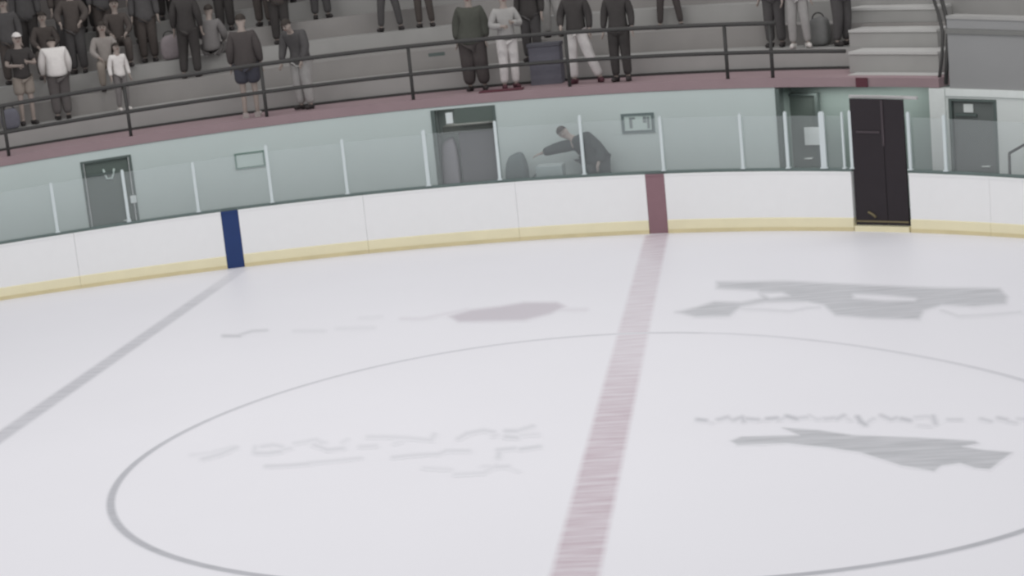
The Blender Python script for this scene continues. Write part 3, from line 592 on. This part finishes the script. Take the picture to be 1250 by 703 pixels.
pp(709, 0, -5, 1.98, 'stride', c_black, c_whiteT, 'person in black jacket and white trousers mid stride', shoes='maroon_shoe', bulk=1.25)
pp(760, 0, 0, 1.95, 'stand', c_black, c_black, 'person all in black standing alone in front of the ledge', dof=-.1, bulk=1.2, coat=True)
pp(818, 2, 0, 1.85, 'spread', c_char, c_maroon, 'person whose dark legs stand on bare concrete between the black figure and rail post', dof=.2)
pp(948, 1, 0, 1.9, 'stand', c_char, c_char, 'person in charcoal standing by the end of the top rail', dof=.1, bulk=1.3, coat=True)
pp(976, 1, 15, 1.85, 'easy', c_grey, c_lgrey, 'person in light grey trousers and white shoes by the rail end', shoes='white_shoe', dof=-.25, bulk=1.15)
pp(1029, 1, 60, 1.85, 'lean', c_black, c_char, 'person in black leaning forward beside the concrete stair', dof=0, bulk=1.25)
for x, t, po, a, b_, lab in [(18, 3, 'stand', c_char, c_brown, 'person in charcoal in the back row above the white cap'), (62, 3, 'sit', c_brown, c_brown, 'person in brown sitting in the row above the white shirt'), (98, 3, 'arms', c_brown, c_char, 'person in brown standing in the row between white shirt and beige jacket'),
                           (177, 4, 'stand', c_black, c_brown, 'person in black in the back row behind the beige jacket'), (205, 5, 'stand', c_black, c_black, 'person in black on the highest occupied tier above the lilac bag'), (35, 5, 'stand', c_black, c_char, 'person in black on the highest occupied tier above the white cap'), (110, 5, 'arms', c_black, c_black, 'person in black on the highest occupied tier above the beige jacket'),
                           (324, 4, 'stand', c_black, c_brown, 'person in black on the upper tier above the tall brown coat'), (86, 4, 'stand', c_brown, c_char, 'person in brown with charcoal trousers in the back row above the white shirt'), (131, 4, 'stand', c_char, c_brown, 'person in charcoal in the back row above the sitting beige jacket'), (40, 4, 'stand', c_char, c_black, 'person in charcoal with black trousers between white cap and white shirt, back row'),
                           (229, 4, 'stand', c_char, c_black, 'person in charcoal on the upper tier above the standing black figure at left'), (352, 5, 'stand', c_black, c_black, 'person in black on the highest occupied tier behind the brown person'), (149, 3, 'sit', c_brown, c_brown, 'person in brown sitting in the row behind the small child')]:
    pp(x, t, random.uniform(-15, 15), random.uniform(1.75, 1.9), po, a, b_, lab, bulk=1.35 if po != 'sit' else 1.15, coat=(po != 'sit'))
# the bent figure behind the glass stands on the raised bench platform
tag(swept('bench_platform', [(rect(.7, 1.3, 0, .33), lat(610, .8, .6), lat(800, .8, .6))], m_dark), 'low dark bench platform behind the boards', 'platform', kind='structure')
lc_ = lat(713, .92, 1.2)
person(lc_, .92, 0.332, 0, 2.0, 'reach', cl('dark_slate', (48, 55, 55)), cl('dark_slate_leg', (60, 66, 66)), 'bent person in dark slate clothes reaching an arm along the glass', bulk=1.65, coat=True)

# ------------------------------------------------------------------ LOOSE THINGS
def soft_bag(name, l, off, z, sx, sy, sz, m, label, cat='bag', strap=True, sag=.25):
    bm = bmesh.new(); bmesh.ops.create_uvsphere(bm, u_segments=24, v_segments=16, radius=.5)
    for v in bm.verts:
        c = v.co; e = lambda t: math.copysign(abs(t*2)**.55, t)/2
        v.co = Vector((e(c.x)*sx*(1 - sag*max(0, c.z)*1.4), e(c.y)*sy*(1 - sag*max(0, c.z)), (e(c.z)+.5)*sz))
        v.co.z += .03*math.sin(9*c.x)*max(0, c.z)
    mw = Matrix.Translation(G(l, off, z)) @ Matrix.Rotation(ang(l), 4, 'Z'); bm.transform(mw)
    r = empty(name, G(l, off, z), ang(l)); tag(r, label, cat)
    finish(bm, 'bag_body', m, r, smooth=True)
    if strap:
        bm = bmesh.new(); tube(bm, [mw @ Vector((sx*.28*math.cos(t), -sy*.05, sz*.93 + sz*.22*math.sin(t))) for t in np.linspace(0, PI, 9)], .014); finish(bm, 'strap', m_rail, r, smooth=True)
    return r
m_lilac = cl('lilac_grey', (130, 122, 124)); m_bluegrey = cl('blue_grey', (98, 98, 106)); m_gbag = cl('bag_grey', (116, 116, 115)); m_dgrey = cl('cabinet_grey', (100, 99, 102)); m_slate = cl('slate', (92, 102, 102))
soft_bag('duffel_bag', lat(210, 4.7, tierz[3]), 4.78, tierz[3], .42, .32, .52, m_lilac, 'rounded lilac grey bag on a tier at the left', sag=.3)
soft_bag('duffel_bag', lat(14, 3.2, tierz[1]), 3.06, tierz[1], .36, .2, .4, m_bluegrey, 'blue grey bag on the tier beside the white cap')
soft_bag('duffel_bag', lat(1000, 3.4, tierz[1]), 3.45, tierz[1], .42, .36, .55, m_gbag, 'pale grey bag on the tier near the end of the rail')
bx = lat(670, 2.6, FZ); r = empty('storage_box', G(bx, 2.6, FZ), ang(bx)); tag(r, 'blue grey storage box on the ledge behind the guard rail', 'box')
boxl('box_body', bx, 2.55, FZ+.001, (.62, .4, .74), m_bluegrey, r); boxl('box_lid', bx, 2.55, FZ+.742, (.66, .44, .07), mat('box_lid', (84, 84, 90), .7, 1.25), r)
mx_ = lat(612, 1.62, FZ); r = boxl('floor_mat', mx_, 1.66, FZ+.001, (.85, .3, .03), m_maroon, None); tag(r, 'dark maroon mat at the feet of the white trousers', 'mat')
lw_ = inv(533, 66, 2.86); r = swept('riser_plate', [(rect(2.86, 2.88, lw_[1]-.04, lw_[1]+.03), lw_[0]-.14, lw_[0]+.14)], m_frame); tag(r, 'small dark plate on the concrete riser near the olive jacket', 'plate')
# things behind the glass
ca = lat(585, 1.5, 1.2); r = empty('equipment_cabinet', G(ca, 1.85, 0), ang(ca)); tag(r, 'dark grey cabinet with wide flat top standing in the open doorway', 'cabinet')
hcab = inv(585, 160, 1.65)[1]
boxl('cabinet_body', ca, 1.9, 0, (.72, .5, hcab), m_dgrey, r); boxl('cabinet_top', ca-.14, 1.9, hcab+.001, (1.0, .54, .14), mat('cabinet_top', (104, 108, 104), .7, 1.2), r); boxl('cabinet_plinth', ca, 1.62, 0.0, (.7, .05, .1), m_dark, r)
soft_bag('duffel_bag', lat(556, 1.9, .5), 1.85, 0, .36, .34, inv(556, 168, 1.85)[1], mat('cloth_lilac_light', (140, 137, 142), .9, 1.4), 'tall pale lilac bag leaning beside the grey cabinet', strap=False, sag=.1)
soft_bag('duffel_bag', lat(630, .9, 1.2), 1.0, .332, .46, .4, 1.2, m_slate, 'slate equipment bag behind the glass right of the doorway', sag=.25, strap=False)
soft_bag('duffel_bag', lat(656, .9, 1.2), 1.04, .332, .36, .34, .8, mat('cloth_dark_slate2', (80, 88, 88), .9, 1.2), 'dark slate equipment bag under the reaching arm', strap=False)
cx_ = lat(673, .45, 1.2); r = empty('carton', G(cx_, .42, 0), ang(cx_)); tag(r, 'pale grey carton behind the glass in front of the bent figure', 'carton')
m_cart = mat('carton_grey', (140, 150, 149), .8, 1.3)
boxl('carton_body', cx_, .42, 0, (.5, .36, 1.32), m_cart, r); boxl('carton_flap', cx_, .42, 1.321, (.48, .34, .02), mat('carton_flap', (150, 158, 157), .8, 1.3), r)

# ------------------------------------------------------------------ LIGHT
w = bpy.data.worlds.new('arena'); bpy.context.scene.world = w; w.use_nodes = True
bg = w.node_tree.nodes['Background']; bg.inputs['Color'].default_value = (.97, .98, 1, 1); bg.inputs['Strength'].default_value = .5
def area(loc, sx, sy, e, rot=(0, 0, 0)):
    ld = bpy.data.lights.new('arena_or_fill_lamp', 'AREA'); ld.shape = 'RECTANGLE'; ld.size = sx; ld.size_y = sy; ld.energy = e; ld.color = (1, .985, .97)
    o = bpy.data.objects.new('arena_or_fill_lamp', ld); C.objects.link(o); o.location = loc; o.rotation_euler = rot; return o
for x in (-10, -3, 4):
    for y in (-6, 1, 8): area((x, y, 9.5), 3.0, 1.2, 120)
for x in (-9, -1, 6): area((x, 15, 9.5), 3.0, .8, 60)
q = G((wl1+cl0)/2, WO+.45, WZ-.08); area(q, 2.2, .4, 14, (0, 0, ang((wl1+cl0)/2)))  # unseen fill lamp added to brighten the recessed entrance
q = G(sum(dB)/2, WO+.7, WZ-.1); area(q, .9, .5, 3.5, (0, 0, ang(sum(dB)/2)))  # another added fill lamp, lifting the dark room behind the open doorway
sc = bpy.context.scene
sc.view_settings.view_transform = 'Standard'; sc.view_settings.look = 'None'; sc.view_settings.gamma = 1; sc.view_settings.use_curve_mapping = False
sc.view_settings.exposure = 0.0
